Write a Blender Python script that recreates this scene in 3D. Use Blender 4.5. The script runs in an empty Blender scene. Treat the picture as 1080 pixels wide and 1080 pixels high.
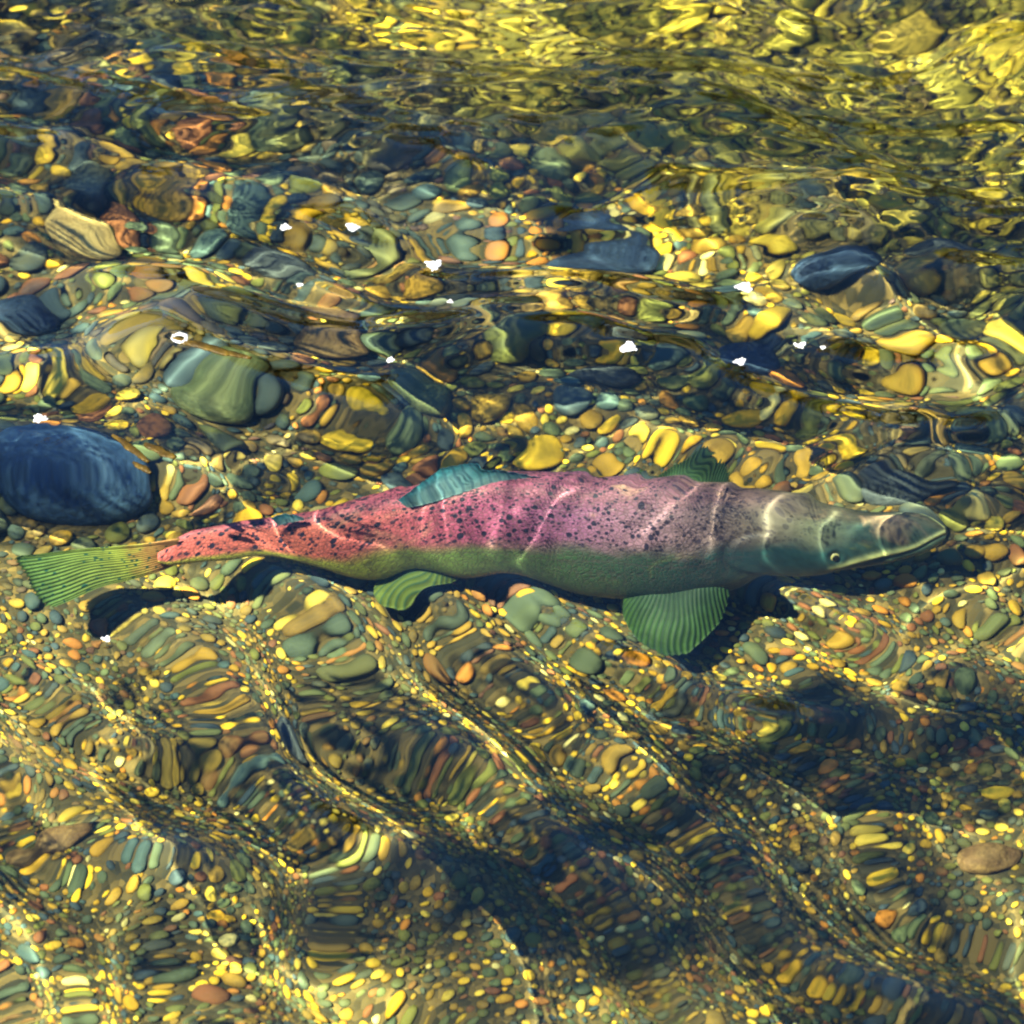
import bpy, math, random
import numpy as np
from mathutils import Vector, noise as mnoise

random.seed(7)
rng = np.random.default_rng(7)
scene = bpy.context.scene
COL = scene.collection
R = math.radians

# ------------------------------------------------------------------ camera
ELEV = R(40.0)
DIST = 6.2
FRAME = 1.03                       # metres of water surface across the frame
cam_data = bpy.data.cameras.new('camera')
cam = bpy.data.objects.new('camera', cam_data)
COL.objects.link(cam)
EYE = Vector((0.0, -DIST * math.cos(ELEV), DIST * math.sin(ELEV)))
cam.location = EYE
cam.rotation_euler = (math.pi / 2 - ELEV, 0, 0)
cam_data.sensor_width = 36.0
cam_data.lens = 36.0 * DIST / FRAME
cam_data.clip_end = 500.0
cam_data.dof.use_dof = True
cam_data.dof.focus_distance = DIST + 0.10
cam_data.dof.aperture_fstop = 6.5
scene.camera = cam

# ------------------------------------------------------------------ sky, sun, exposure
SUN_AZ = R(-130.0)                  # from +Y towards +X: the sun stands to the left, a little behind the viewer
SUN_EL = R(55.0)
world = bpy.data.worlds.new('World')
scene.world = world
world.use_nodes = True
wn = world.node_tree.nodes
sky = wn.new('ShaderNodeTexSky')
sky.sky_type = 'NISHITA'
sky.sun_disc = False
sky.sun_elevation = SUN_EL
sky.sun_rotation = SUN_AZ
sky.altitude = 3000.0
sky.dust_density = 0.0
sky.ozone_density = 10.0
wn['Background'].inputs['Strength'].default_value = 0.12
world.node_tree.links.new(sky.outputs['Color'], wn['Background'].inputs['Color'])
sun_data = bpy.data.lights.new('sun', 'SUN')
sun_data.energy = 5.0
sun_data.angle = R(0.6)
sun_data.color = (1.0, 0.86, 0.58)
sun_data.cycles.is_caustics_light = True
sun = bpy.data.objects.new('sun', sun_data)
COL.objects.link(sun)
SUN_DIR = Vector((math.cos(SUN_EL) * math.sin(SUN_AZ), math.cos(SUN_EL) * math.cos(SUN_AZ), math.sin(SUN_EL)))
sun.rotation_euler = SUN_DIR.to_track_quat('Z', 'Y').to_euler()
vs = scene.view_settings
vs.view_transform = 'Standard'
vs.look = 'None'
vs.exposure = 1.97
vs.gamma = 1.0
cy = scene.cycles
cy.use_denoising = True
cy.max_bounces = 10
cy.transmission_bounces = 8
cy.glossy_bounces = 4
cy.diffuse_bounces = 2
cy.use_light_tree = False
cy.sample_clamp_indirect = 16.0
cy.caustics_reflective = False
cy.blur_glossy = 0.0
cy.filter_width = 2.2

# ------------------------------------------------------------------ helpers
WATER_IOR = 1.333
BED = -0.42

def ground(px, py, z=0.0):
    """Point of the place that the photograph shows at pixel px, py (of 1080) on the level z, seen through still water."""
    f = FRAME / DIST
    d = Vector(((px - 540) / 1080 * f, (540 - py) / 1080 * f, -1.0)).normalized()
    d.rotate(cam.rotation_euler)
    p = EYE + d * (-EYE.z / d.z)
    if z >= 0:
        return p
    ct = -d.z
    eta = 1 / WATER_IOR
    k = 1 - eta * eta * (1 - ct * ct)
    t = eta * d + (eta * ct - math.sqrt(k)) * Vector((0, 0, 1))
    return p + t * (z / t.z)

def tag(o, label=None, cat=None, group=None, kind=None):
    if label: o['label'] = label
    if cat: o['category'] = cat
    if group: o['group'] = group
    if kind: o['kind'] = kind
    return o

def link(name, me, parent=None, mat=None, wet=True):
    o = bpy.data.objects.new(name, me)
    COL.objects.link(o)
    if parent: o.parent = parent
    if mat and not me.materials: me.materials.append(mat)
    if wet: o.cycles.is_caustics_receiver = True
    return o

def mesh_np(name, co, faces, smooth=True):
    co = np.asarray(co, dtype=np.float32); faces = np.asarray(faces, dtype=np.int32)
    me = bpy.data.meshes.new(name)
    n = faces.shape[1]
    me.vertices.add(len(co)); me.vertices.foreach_set('co', co.ravel())
    me.loops.add(faces.size); me.loops.foreach_set('vertex_index', faces.ravel())
    me.polygons.add(len(faces))
    me.polygons.foreach_set('loop_start', np.arange(0, faces.size, n, dtype=np.int32))
    me.polygons.foreach_set('use_smooth', np.full(len(faces), smooth))
    me.update(calc_edges=True); me.validate()
    return me

def add_attr(me, name, values, typ='FLOAT'):
    a = me.attributes.new(name, typ, 'POINT')
    key = {'FLOAT': 'value', 'FLOAT_VECTOR': 'vector'}[typ]
    a.data.foreach_set(key, np.asarray(values, dtype=np.float32).ravel())

def grid_faces(nu, nv, wrap_v=False):
    i = np.arange(nu - 1)[:, None]; j = np.arange(nv if wrap_v else nv - 1)[None, :]
    j2 = (j + 1) % nv
    a = i * nv + j; b = i * nv + j2; c = (i + 1) * nv + j2; d = (i + 1) * nv + j
    return np.stack([a + 0 * b, d + 0 * b, c, b + 0 * a], -1).reshape(-1, 4)

def sstep(a, b, x):
    t = np.clip((x - a) / (b - a), 0, 1)
    return t * t * (3 - 2 * t)

class Waves:
    """Smooth random field: a sum of many sine waves of about one wavelength."""
    def __init__(self, seed, lam, n=24, spread=0.45, dirs=None, dspread=math.pi):
        r = np.random.default_rng(seed)
        k = 2 * math.pi / (lam * np.exp(r.normal(0, spread, n)))
        a = (dirs if dirs is not None else 0) + r.uniform(-dspread, dspread, n)
        self.kx, self.ky, self.ph = k * np.cos(a), k * np.sin(a), r.uniform(0, 2 * math.pi, n)
        self.am = 1 / np.sqrt(n / 2)
    def __call__(self, x, y):
        s = np.zeros_like(x)
        for kx, ky, p in zip(self.kx, self.ky, self.ph):
            s += np.sin(kx * x + ky * y + p)
        return s * self.am

# ------------------------------------------------------------------ materials
def material(name):
    m = bpy.data.materials.new(name); m.use_nodes = True
    nt = m.node_tree
    for n in list(nt.nodes): nt.nodes.remove(n)
    out = nt.nodes.new('ShaderNodeOutputMaterial')
    return m, nt, out

class NT:
    def __init__(self, nt): self.nt = nt
    def n(self, typ, **kw):
        x = self.nt.nodes.new('ShaderNode' + typ)
        for k, v in kw.items(): setattr(x, k, v)
        return x
    def l(self, a, b): self.nt.links.new(a, b)
    def put(self, sock, v):
        if hasattr(v, 'is_linked') or isinstance(v, bpy.types.NodeSocket): self.l(v, sock)
        else: sock.default_value = v
    def math(self, op, a, b=0.0, c=None, clamp=False):
        x = self.n('Math', operation=op, use_clamp=clamp)
        self.put(x.inputs[0], a); self.put(x.inputs[1], b)
        if c is not None: self.put(x.inputs[2], c)
        return x.outputs[0]
    def mix(self, f, a, b, mode='MIX'):
        x = self.n('Mix', data_type='RGBA', blend_type=mode)
        self.put(x.inputs[0], f)
        for s, v in ((x.inputs[6], a), (x.inputs[7], b)):
            if isinstance(v, (tuple, list)): v = tuple(v) + (1.0,) if len(v) == 3 else v
            self.put(s, v)
        return x.outputs[2]
    def ramp(self, f, stops, interp='LINEAR'):
        x = self.n('ValToRGB'); self.put(x.inputs[0], f)
        cr = x.color_ramp; cr.interpolation = interp
        while len(cr.elements) < len(stops): cr.elements.new(0.5)
        for e, (p, c) in zip(cr.elements, stops):
            e.position = p; e.color = tuple(c) + (1.0,) if len(c) == 3 else c
        return x.outputs[0]
    def attr(self, name):
        x = self.n('Attribute', attribute_name=name)
        return x
    def noise(self, vec, scale, detail=3.0, rough=0.55, dist=0.0):
        x = self.n('TexNoise'); 
        if vec is not None: self.l(vec, x.inputs['Vector'])
        x.inputs['Scale'].default_value = scale; x.inputs['Detail'].default_value = detail
        x.inputs['Roughness'].default_value = rough; x.inputs['Distortion'].default_value = dist
        return x
    def maprange(self, v, a, b, c=0.0, d=1.0, smooth=True):
        x = self.n('MapRange', interpolation_type='SMOOTHSTEP' if smooth else 'LINEAR')
        self.put(x.inputs[0], v); self.put(x.inputs[1], a); self.put(x.inputs[2], b); self.put(x.inputs[3], c); self.put(x.inputs[4], d)
        return x.outputs[0]

STONES = [(0.00, (0.46, 0.25, 0.010)), (0.07, (0.055, 0.075, 0.045)), (0.20, (0.25, 0.140, 0.014)), (0.30, (0.10, 0.105, 0.022)),
          (0.41, (0.64, 0.39, 0.020)), (0.48, (0.18, 0.065, 0.024)), (0.56, (0.030, 0.048, 0.062)), (0.67, (0.33, 0.19, 0.022)),
          (0.75, (0.085, 0.110, 0.048)), (0.84, (0.42, 0.155, 0.016)), (0.88, (0.68, 0.47, 0.055)), (0.925, (0.045, 0.078, 0.080)), (0.98, (0.72, 0.58, 0.20))]

def stone_material(name, source):
    m, nt, out = material(name); g = NT(nt)
    if source == 'island':
        rnd = g.n('NewGeometry').outputs['Random Per Island']
    else:
        rnd = g.n('ObjectInfo').outputs['Random']
    base = g.ramp(rnd, STONES, 'CONSTANT')
    r2 = g.math('FRACT', g.math('MULTIPLY', rnd, 37.7))
    tc = g.n('TexCoord')
    vec = g.n('VectorMath', operation='ADD'); g.l(tc.outputs['Object'], vec.inputs[0]); 
    cmb = g.n('CombineXYZ'); g.l(g.math('MULTIPLY', rnd, 91.0), cmb.inputs[0]); g.l(g.math('MULTIPLY', r2, 57.0), cmb.inputs[1])
    g.l(cmb.outputs[0], vec.inputs[1])
    n1 = g.noise(vec.outputs[0], 90.0, 4.0)
    n2 = g.noise(vec.outputs[0], 420.0, 2.0)
    val = g.math('ADD', g.math('MULTIPLY', n1.outputs[0], 0.9), g.math('MULTIPLY', n2.outputs[0], 0.5))
    val = g.math('ADD', g.math('MULTIPLY', val, 0.85), g.math('MULTIPLY', r2, 0.45))
    c = g.mix(1.0, base, g.ramp(val, [(0.35, (0.30, 0.30, 0.30)), (0.75, (0.85, 0.85, 0.85)), (1.05, (1.25, 1.2, 1.1))]), 'MULTIPLY')
    # brown algae film in blotches
    film = g.noise(tc.outputs['Object'] if source == 'island' else g.n('NewGeometry').outputs['Position'], 9.0, 5.0)
    c = g.mix(g.maprange(film.outputs[0], 0.46, 0.68, 0.05, 0.60), c, (0.095, 0.080, 0.018))
    dk = g.noise(g.n('NewGeometry').outputs['Position'], 4.2, 4.0, 0.6, 0.6)  # blue-black patches from noise, stronger towards the far side
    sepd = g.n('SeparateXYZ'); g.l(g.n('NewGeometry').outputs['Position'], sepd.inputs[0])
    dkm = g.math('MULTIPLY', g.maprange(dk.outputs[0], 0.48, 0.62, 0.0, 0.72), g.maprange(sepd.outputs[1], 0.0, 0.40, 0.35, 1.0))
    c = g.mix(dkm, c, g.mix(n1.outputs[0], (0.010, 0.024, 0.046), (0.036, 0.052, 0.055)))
    # golden-olive tint on the far stones, stronger to the right
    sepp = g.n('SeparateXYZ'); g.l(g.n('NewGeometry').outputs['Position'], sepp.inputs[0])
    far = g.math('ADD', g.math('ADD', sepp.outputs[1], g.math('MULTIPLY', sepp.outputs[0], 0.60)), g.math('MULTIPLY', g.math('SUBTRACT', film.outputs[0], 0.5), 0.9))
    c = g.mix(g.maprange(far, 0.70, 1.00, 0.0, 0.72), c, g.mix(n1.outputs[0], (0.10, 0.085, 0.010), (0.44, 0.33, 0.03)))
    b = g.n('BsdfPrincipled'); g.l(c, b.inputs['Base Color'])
    b.inputs['Roughness'].default_value = 0.75; b.inputs['Specular IOR Level'].default_value = 0.15
    bump = g.n('Bump'); bump.inputs['Strength'].default_value = 0.25; bump.inputs['Distance'].default_value = 0.002
    g.l(n2.outputs[0], bump.inputs['Height']); g.l(bump.outputs[0], b.inputs['Normal'])
    g.l(b.outputs[0], out.inputs[0])
    return m

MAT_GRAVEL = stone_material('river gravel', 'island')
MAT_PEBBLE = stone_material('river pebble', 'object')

def plain_stone(name, col, col2, rough=0.7):
    m, nt, out = material(name); g = NT(nt)
    tc = g.n('TexCoord')
    n1 = g.noise(tc.outputs['Object'], 16.0, 6.0, 0.6, 0.4); n2 = g.noise(tc.outputs['Object'], 130.0, 4.0)
    c = g.mix(g.maprange(n1.outputs[0], 0.35, 0.66), col, col2)
    c = g.mix(1.0, c, g.ramp(n2.outputs[0], [(0.3, (0.6, 0.6, 0.6)), (0.7, (1.2, 1.2, 1.2))]), 'MULTIPLY')
    b = g.n('BsdfPrincipled'); g.l(c, b.inputs['Base Color']); b.inputs['Roughness'].default_value = rough
    b.inputs['Specular IOR Level'].default_value = 0.15
    bump = g.n('Bump'); bump.inputs['Strength'].default_value = 0.6; bump.inputs['Distance'].default_value = 0.006
    g.l(n2.outputs[0], bump.inputs['Height']); g.l(bump.outputs[0], b.inputs['Normal'])
    g.l(b.outputs[0], out.inputs[0])
    return m

def bed_material():
    m, nt, out = material('stream bed'); g = NT(nt)
    pos = g.n('NewGeometry').outputs['Position']
    v = g.n('TexVoronoi', feature='F1'); g.l(pos, v.inputs['Vector']); v.inputs['Scale'].default_value = 120.0
    n1 = g.noise(pos, 5.0, 5.0)
    c = g.ramp(v.outputs['Color'], [(0.0, (0.015, 0.018, 0.014)), (0.5, (0.055, 0.042, 0.018)), (1.0, (0.20, 0.13, 0.04))])
    c = g.mix(g.maprange(n1.outputs[0], 0.4, 0.7, 0.0, 0.6), c, (0.025, 0.024, 0.014))
    b = g.n('BsdfPrincipled'); g.l(c, b.inputs['Base Color']); b.inputs['Roughness'].default_value = 0.9
    b.inputs['Specular IOR Level'].default_value = 0.1
    bump = g.n('Bump'); bump.inputs['Strength'].default_value = 0.8; bump.inputs['Distance'].default_value = 0.004; bump.invert = True
    g.l(v.outputs['Distance'], bump.inputs['Height']); g.l(bump.outputs[0], b.inputs['Normal'])
    g.l(b.outputs[0], out.inputs[0])
    return m

# ------------------------------------------------------------------ stream bed
bed_field = Waves(3, 0.55, 16)
bed_field2 = Waves(4, 0.16, 16)
def bed_z(x, y):
    x = np.asarray(x, dtype=float); y = np.asarray(y, dtype=float)
    z = BED + 0.012 * bed_field(x, y) + 0.004 * bed_field2(x, y)
    z = z + 0.15 * sstep(0.10, 0.75, y) + 0.04 * sstep(0.8, 2.6, y)                                     # shoals a little towards the far side
    z = z + 1.6 * sstep(3.6, 6.5, y) + 3.0 * sstep(6.0, 40.0, y)           # far bank
    z = z + 1.2 * sstep(-2.6, -4.4, y) + 1.5 * sstep(-4.0, -30.0, y)       # near bank
    return z

def graded(lo, hi, flo, fhi, fine, grow=1.25, cap=2.0):
    xs = list(np.arange(flo, fhi + fine / 2, fine)); s = fine; x = xs[-1]
    while x < hi: s = min(s * grow, cap); x += s; xs.append(x)
    s = fine; x = xs[0]; pre = []
    while x > lo: s = min(s * grow, cap); x -= s; pre.append(x)
    return np.array(pre[::-1] + xs)

bx = graded(-45, 45, -1.2, 1.2, 0.03); by = graded(-40, 60, -1.3, 1.9, 0.03)
X, Y = np.meshgrid(bx, by, indexing='ij')
bed = link('streambed', mesh_np('streambed', np.stack([X, Y, bed_z(X, Y)], -1).reshape(-1, 3), grid_faces(len(bx), len(by))), mat=bed_material())
tag(bed, 'gravel stream bed of ochre, brown and dark pebbles under shallow water', kind='structure')

# ------------------------------------------------------------------ stones of the bed
def ico(sub):
    import bmesh
    bm = bmesh.new(); bmesh.ops.create_icosphere(bm, subdivisions=sub, radius=1.0)
    co = np.array([v.co[:] for v in bm.verts]); bm.verts.index_update()
    fa = np.array([[v.index for v in f.verts] for f in bm.faces]); bm.free()
    return co, fa
ICO2, ICO3, ICO4 = ico(2), ico(3), ico(4)

def pebble_shape(base, seed, amp=0.16, flat=None):
    co, fa = base
    r = np.random.default_rng(seed)
    d = np.zeros(len(co))
    for k in range(7):
        w = r.normal(0, 1.5, 3); d += np.sin(co @ w + r.uniform(0, 6.3)) / 7
    for k in range(6):                                  # worn flat faces
        nrm = r.normal(0, 1, 3); nrm /= np.linalg.norm(nrm)
        t = co @ nrm; d -= 0.85 * np.clip(t - r.uniform(0.45, 0.75), 0, 1)
    p = co * (1 + amp * 2.2 * d)[:, None]
    s = np.array([1.0, r.uniform(0.62, 0.9), flat or r.uniform(0.42, 0.62)])
    return p * s, fa

LOW = [pebble_shape(ICO2, 100 + i) for i in range(14)]
MID = [mesh_np('pebble', *pebble_shape(ICO3, 200 + i)) for i in range(14)]
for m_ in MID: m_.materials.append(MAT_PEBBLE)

# larger cobbles, each a thing: pixel, half-width (m), colours, label
dark_a = plain_stone('dark slate cobble', (0.022, 0.028, 0.036), (0.055, 0.065, 0.07))
dark_b = plain_stone('blue black cobble', (0.010, 0.020, 0.048), (0.026, 0.046, 0.085))
green_a = plain_stone('mossy green cobble', (0.045, 0.06, 0.028), (0.10, 0.11, 0.05))
brown_a = plain_stone('brown cobble', (0.10, 0.055, 0.025), (0.21, 0.13, 0.05))
tan_a = plain_stone('tan cobble', (0.30, 0.20, 0.075), (0.46, 0.33, 0.13))
red_a = plain_stone('rusty cobble', (0.20, 0.065, 0.03), (0.32, 0.13, 0.06))
navy = plain_stone('sky sheen boulder', (0.012, 0.034, 0.090), (0.038, 0.078, 0.150))  # its blue stands in for sky mirrored on the swell
COBBLES = [
    (640, 262, 0.062, 0.75, dark_b, 'large blue-black cobble above the middle of the fish, near the top'),
    (342, 346, 0.046, 0.85, brown_a, 'round brown cobble inside a ring of ripples, upper left of centre'),
    (82, 240, 0.050, 0.7, tan_a, 'tan cobble at the far left below the upper edge'),
    (15, 325, 0.050, 0.6, dark_b, 'dark cobble at the left edge above the blue swell'),
    (300, 262, 0.044, 0.8, dark_a, 'dark slate cobble between two foam flecks, upper left'),
    (890, 270, 0.052, 0.7, dark_b, 'dark cobble in the olive reflection at the upper right'),
    (790, 375, 0.050, 0.7, dark_b, 'black cobble with two small foam flecks over it, right of centre'),
    (1000, 255, 0.045, 0.6, dark_a, 'dark slate cobble below the white foam line, right'),
    (640, 385, 0.045, 0.7, dark_a, 'dark cobble beside the ringed foam fleck above the fish back'),
    (945, 505, 0.052, 0.6, dark_a, 'dark slate cobble behind the snout of the fish'),
    (440, 420, 0.044, 0.75, green_a, 'mossy green cobble above the dorsal fin'),
    (60, 885, 0.030, 0.8, brown_a, 'rounded brown cobble near the lower left corner'),
    (300, 775, 0.036, 0.55, dark_a, 'dark cobble among gravel in the lower left'),
    (78, 497, 0.072, 0.55, navy, 'sky sheen boulder tinted for mirrored sky, under the swell at the left, above the tail'),
    (230, 410, 0.042, 0.6, green_a, 'olive green cobble under the dark reflection sliver, left of centre'),
    (1040, 905, 0.036, 0.6, brown_a, 'brown cobble near the lower right corner'),
]
placed = []           # (x, y, r)
for i, (px, py, r, ar, mat, lab) in enumerate(COBBLES):
    p = ground(px, py, BED)
    for _ in range(4): p = ground(px, py, float(bed_z(p.x, p.y)) + 0.4 * r)
    co, fa = pebble_shape(ICO4, 300 + i, 0.14, 0.55)
    me = mesh_np('cobble', co * r * np.array([1, ar / 0.75, 1]), fa)
    o = link('cobble', me, mat=mat)
    o.location = (p.x, p.y, float(bed_z(p.x, p.y)) + 0.22 * r)
    o.rotation_euler = (random.uniform(-.15, .15), random.uniform(-.15, .15), random.uniform(-.5, .5))
    tag(o, lab, 'stone', 'cobbles on the stream bed')
    placed.append((p.x, p.y, r * 0.8))

# pebbles and gravel: dart throwing from large to small
CELL = 0.03
cells = {}
def cell_add(x, y, r):
    cells.setdefault((int(x // CELL), int(y // CELL)), []).append((x, y, r))
def free(x, y, r, k=0.78):
    reach = int((r + 0.035) // CELL) + 1
    cx, cyy = int(x // CELL), int(y // CELL)
    for i in range(cx - reach, cx + reach + 1):
        for j in range(cyy - reach, cyy + reach + 1):
            for (a, b, q) in cells.get((i, j), ()):
                if (a - x) ** 2 + (b - y) ** 2 < (k * (r + q)) ** 2: return False
    return True
big = placed[:]
def clear_of_big(x, y, r):
    for a, b, q in big:
        if (a - x) ** 2 + (b - y) ** 2 < (0.9 * q + 0.3 * r) ** 2: return False
    return True
X0, X1, Y0, Y1 = -0.80, 0.80, -0.86, 1.32
def throw(n, r_lo, r_hi, cap, region=(X0, X1, Y0, Y1), k=0.78):
    outl = []
    for _ in range(n):
        x = random.uniform(region[0], region[1]); y = random.uniform(region[2], region[3])
        r = random.uniform(r_lo, r_hi)
        # the stones are coarser on the far side
        nearness = 1.0 if y < 0.02 else max(0.0, 1 - (y - 0.02) / 0.35)
        if r > 0.0175 and random.random() < nearness * 1.2: continue
        if r > 0.0125 and random.random() < 0.97 * nearness: continue
        if r > 0.0080 and random.random() < 0.88 * nearness: continue
        if r > 0.0058 and random.random() < 0.45 * nearness: continue
        if not clear_of_big(x, y, r) or not free(x, y, r, k): continue
        cell_add(x, y, r); outl.append((x, y, r))
        if len(outl) >= cap: break
    return outl
grav = throw(900, 0.022, 0.034, 45) + throw(4000, 0.0145, 0.022, 330) + throw(9000, 0.011, 0.0165, 1300) + throw(26000, 0.0062, 0.011, 6500) + throw(90000, 0.0026, 0.0064, 21000)
edge = []
for reg in ((-1.35, X0, -1.2, 1.75), (X1, 1.35, -1.2, 1.75), (X0, X1, -1.3, Y0), (X0, X1, Y1, 1.85)):
    edge += throw(5000, 0.0085, 0.020, 1050, reg, 0.8)
in_view = [g_ for g_ in grav if abs(g_[0]) < 0.56 and -0.72 < g_[1] < 0.95]
large = sorted(in_view, key=lambda g_: -g_[2] * (1.25 - 0.25 * g_[1]))[:300]
chosen = set(large)
grav = [g_ for g_ in grav if g_ not in chosen] + edge

for i, (x, y, r) in enumerate(large):
    o = link('pebble', MID[i % len(MID)], bed)
    o.location = (x, y, float(bed_z(x, y)) + 0.30 * r)
    o.scale = (r * 1.12,) * 3
    o.rotation_euler = (random.uniform(-.35, .35), random.uniform(-.35, .35), random.uniform(0, 6.28))

def joined(points, lift=0.30):
    cos, fas, off = [], [], 0
    for i, (x, y, r) in enumerate(points):
        co, fa = LOW[i % len(LOW)]
        a = random.uniform(0, 6.28); tx = random.uniform(-.45, .45); ty = random.uniform(-.45, .45)
        ca, sa = math.cos(a), math.sin(a)
        Rz = np.array([[ca, -sa, 0], [sa, ca, 0], [0, 0, 1]])
        Rx = np.array([[1, 0, 0], [0, math.cos(tx), -math.sin(tx)], [0, math.sin(tx), math.cos(tx)]])
        Ry = np.array([[math.cos(ty), 0, math.sin(ty)], [0, 1, 0], [-math.sin(ty), 0, math.cos(ty)]])
        p = (co * (r * 1.15)) @ (Rz @ Rx @ Ry).T
        p[:, 0] += x; p[:, 1] += y; p[:, 2] += ZB[i] + lift * r
        cos.append(p); fas.append(fa + off); off += len(co)
    return np.concatenate(cos), np.concatenate(fas)
ga = np.array(grav); ZB = bed_z(ga[:, 0], ga[:, 1])
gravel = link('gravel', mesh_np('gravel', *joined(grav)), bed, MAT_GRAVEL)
tag(gravel, 'fine mixed gravel between the larger pebbles', kind='stuff')

# ------------------------------------------------------------------ water surface
FOAM = [  # pixel, width in pixels
    (457, 277, 19), (372, 243, 15), (301, 243, 12), (663, 370, 19), (785, 298, 18), (781, 379, 13), (844, 363, 12), (316, 296, 7),
    (42, 445, 15), (412, 379, 9), (475, 316, 6), (112, 676, 9), (190, 367, 15), (868, 365, 6)]
FOAM_P = [ground(a, b) for a, b, _ in FOAM]

w_diag = Waves(21, 0.165, 4, 0.07, math.atan2(0.58, 0.81), 0.10)
w_diag2 = Waves(22, 0.095, 8, 0.12, math.atan2(0.58, 0.81), 0.35)
w_long = Waves(23, 0.36, 10, 0.25, R(100), 1.0)
w_far = Waves(24, 0.135, 14, 0.25, R(80), 0.7)
w_far2 = Waves(25, 0.070, 18, 0.22, R(95), 0.9)
w_fine = Waves(26, 0.034, 20, 0.2, R(85), 0.55)
w_right = Waves(27, 0.080, 12, 0.2, R(60), 1.5)
w_warp = Waves(28, 0.45, 8)
w_warp2 = Waves(29, 0.40, 8)
SUN_H = Vector((SUN_DIR.x, SUN_DIR.y, 0)).normalized()
SIN_W = math.cos(SUN_EL) / WATER_IOR
SUN_IN = (SUN_H * SIN_W + Vector((0, 0, math.sqrt(1 - SIN_W ** 2))))        # towards the sun, under water
def crest(points, z, sigma, amp):
    """A wave crest on the surface whose focus falls on the given pixels at depth z."""
    n = 26; P = np.array(points, float); d = np.r_[0, np.cumsum(np.linalg.norm(np.diff(P, axis=0), axis=1))]; d /= d[-1]
    u = np.linspace(0, 1, n); out = []
    for k, uu in enumerate(u):
        qy = np.interp(uu, d, P[:, 1]); zz_ = z if z < -0.3 or z == 0 else -0.165 - max(0.0, qy - 500) / 120 * 0.165
        p = ground(np.interp(uu, d, P[:, 0]), qy, zz_); p = p + SUN_IN * (-zz_ / SUN_IN.z)
        out.append((p.x, p.y))
    wide = 1.4 if z < -0.3 else 1.3
    wide = wide if z < -0.3 or z == 0 else 1.1
    return np.array(out), np.minimum(np.minimum(u, 1 - u) / 0.22, 1.0), sigma * wide, amp * wide ** (2 if z < -0.1 else 1), z
CRESTS = [crest(*a) for a in (
    ([(0, 610), (18, 640), (90, 740), (160, 815), (230, 865), (325, 918), (400, 955)], -0.41, 0.026, 0.0036),
    ([(470, 590), (515, 638), (560, 690), (610, 755), (680, 830), (735, 890), (800, 942), (860, 990)], -0.41, 0.026, 0.0036),
    ([(310, 580), (370, 640), (430, 700), (500, 775), (560, 850)], -0.41, 0.024, 0.0022),
    ([(610, 650), (660, 705), (720, 765), (800, 812), (880, 850), (1000, 880), (1090, 905)], -0.41, 0.025, 0.0030),
    ([(800, 625), (870, 680), (950, 730), (1020, 770), (1095, 815)], -0.41, 0.025, 0.0032),
    ([(60, 745), (110, 830), (150, 940), (180, 1020)], -0.41, 0.024, 0.0018),
    ([(180, 640), (260, 715), (330, 790), (420, 860), (520, 950)], -0.41, 0.024, 0.0016),
    ([(240, 470), (330, 500), (420, 560)], -0.38, 0.024, 0.0013),
    ([(100, 450), (190, 480), (250, 520), (300, 545)], -0.38, 0.022, 0.0016),
    ([(626, 515), (600, 555), (572, 590), (545, 622)], -0.21, 0.0105, 0.0010),
    ([(566, 535), (540, 575), (520, 606)], -0.21, 0.010, 0.0006),
    ([(775, 488), (772, 530), (766, 575), (760, 615)], -0.21, 0.010, 0.0010),
    ([(838, 500), (830, 540), (824, 575), (815, 622)], -0.21, 0.013, 0.0012),
    ([(886, 515), (884, 550), (876, 585), (872, 610)], -0.21, 0.0095, 0.0007),
    ([(932, 525), (941, 555), (942, 590), (930, 600)], -0.22, 0.0095, 0.0008),
    ([(742, 490), (736, 520), (720, 560), (690, 600)], -0.21, 0.009, 0.0006),
    ([(330, 520), (350, 550), (385, 580), (430, 612)], -0.24, 0.0105, 0.0009),
    ([(275, 530), (300, 556), (330, 590)], -0.24, 0.010, 0.0005),
    ([(90, 345), (180, 372), (300, 420), (400, 462), (470, 480)], 0.0, 0.042, 0.0085))]
def crests_z(x, y):
    h = np.zeros_like(x)
    for P, wt, sg, am, zf in CRESTS:
        lo, hi = P.min(0) - 3 * sg, P.max(0) + 3 * sg
        m = (x > lo[0]) & (x < hi[0]) & (y > lo[1]) & (y < hi[1])
        if not m.any(): continue
        xs_, ys_ = x[m], y[m]; best = np.full(xs_.shape, 1e9); ww_ = np.zeros(xs_.shape)
        for k in range(len(P) - 1):
            a, b = P[k], P[k + 1]; d = b - a; L = (d ** 2).sum() + 1e-12
            t_ = np.clip(((xs_ - a[0]) * d[0] + (ys_ - a[1]) * d[1]) / L, 0, 1)
            q = (xs_ - a[0] - t_ * d[0]) ** 2 + (ys_ - a[1] - t_ * d[1]) ** 2
            c_ = q < best; best = np.where(c_, q, best); ww_ = np.where(c_, wt[k] + t_ * (wt[k + 1] - wt[k]), ww_)
        if zf < -0.3: ww_ = ww_ * (1 - 0.8 * np.exp(-((ys_ + 0.04) / 0.085) ** 2))
        h[m] += am * ww_ * np.exp(-best / sg ** 2)
    return h
def bump2(x, y, px, py, sx, sy):
    c = ground(px, py)
    return np.exp(-((x - c.x) / sx) ** 2 - ((y - c.y) / sy) ** 2)
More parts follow.
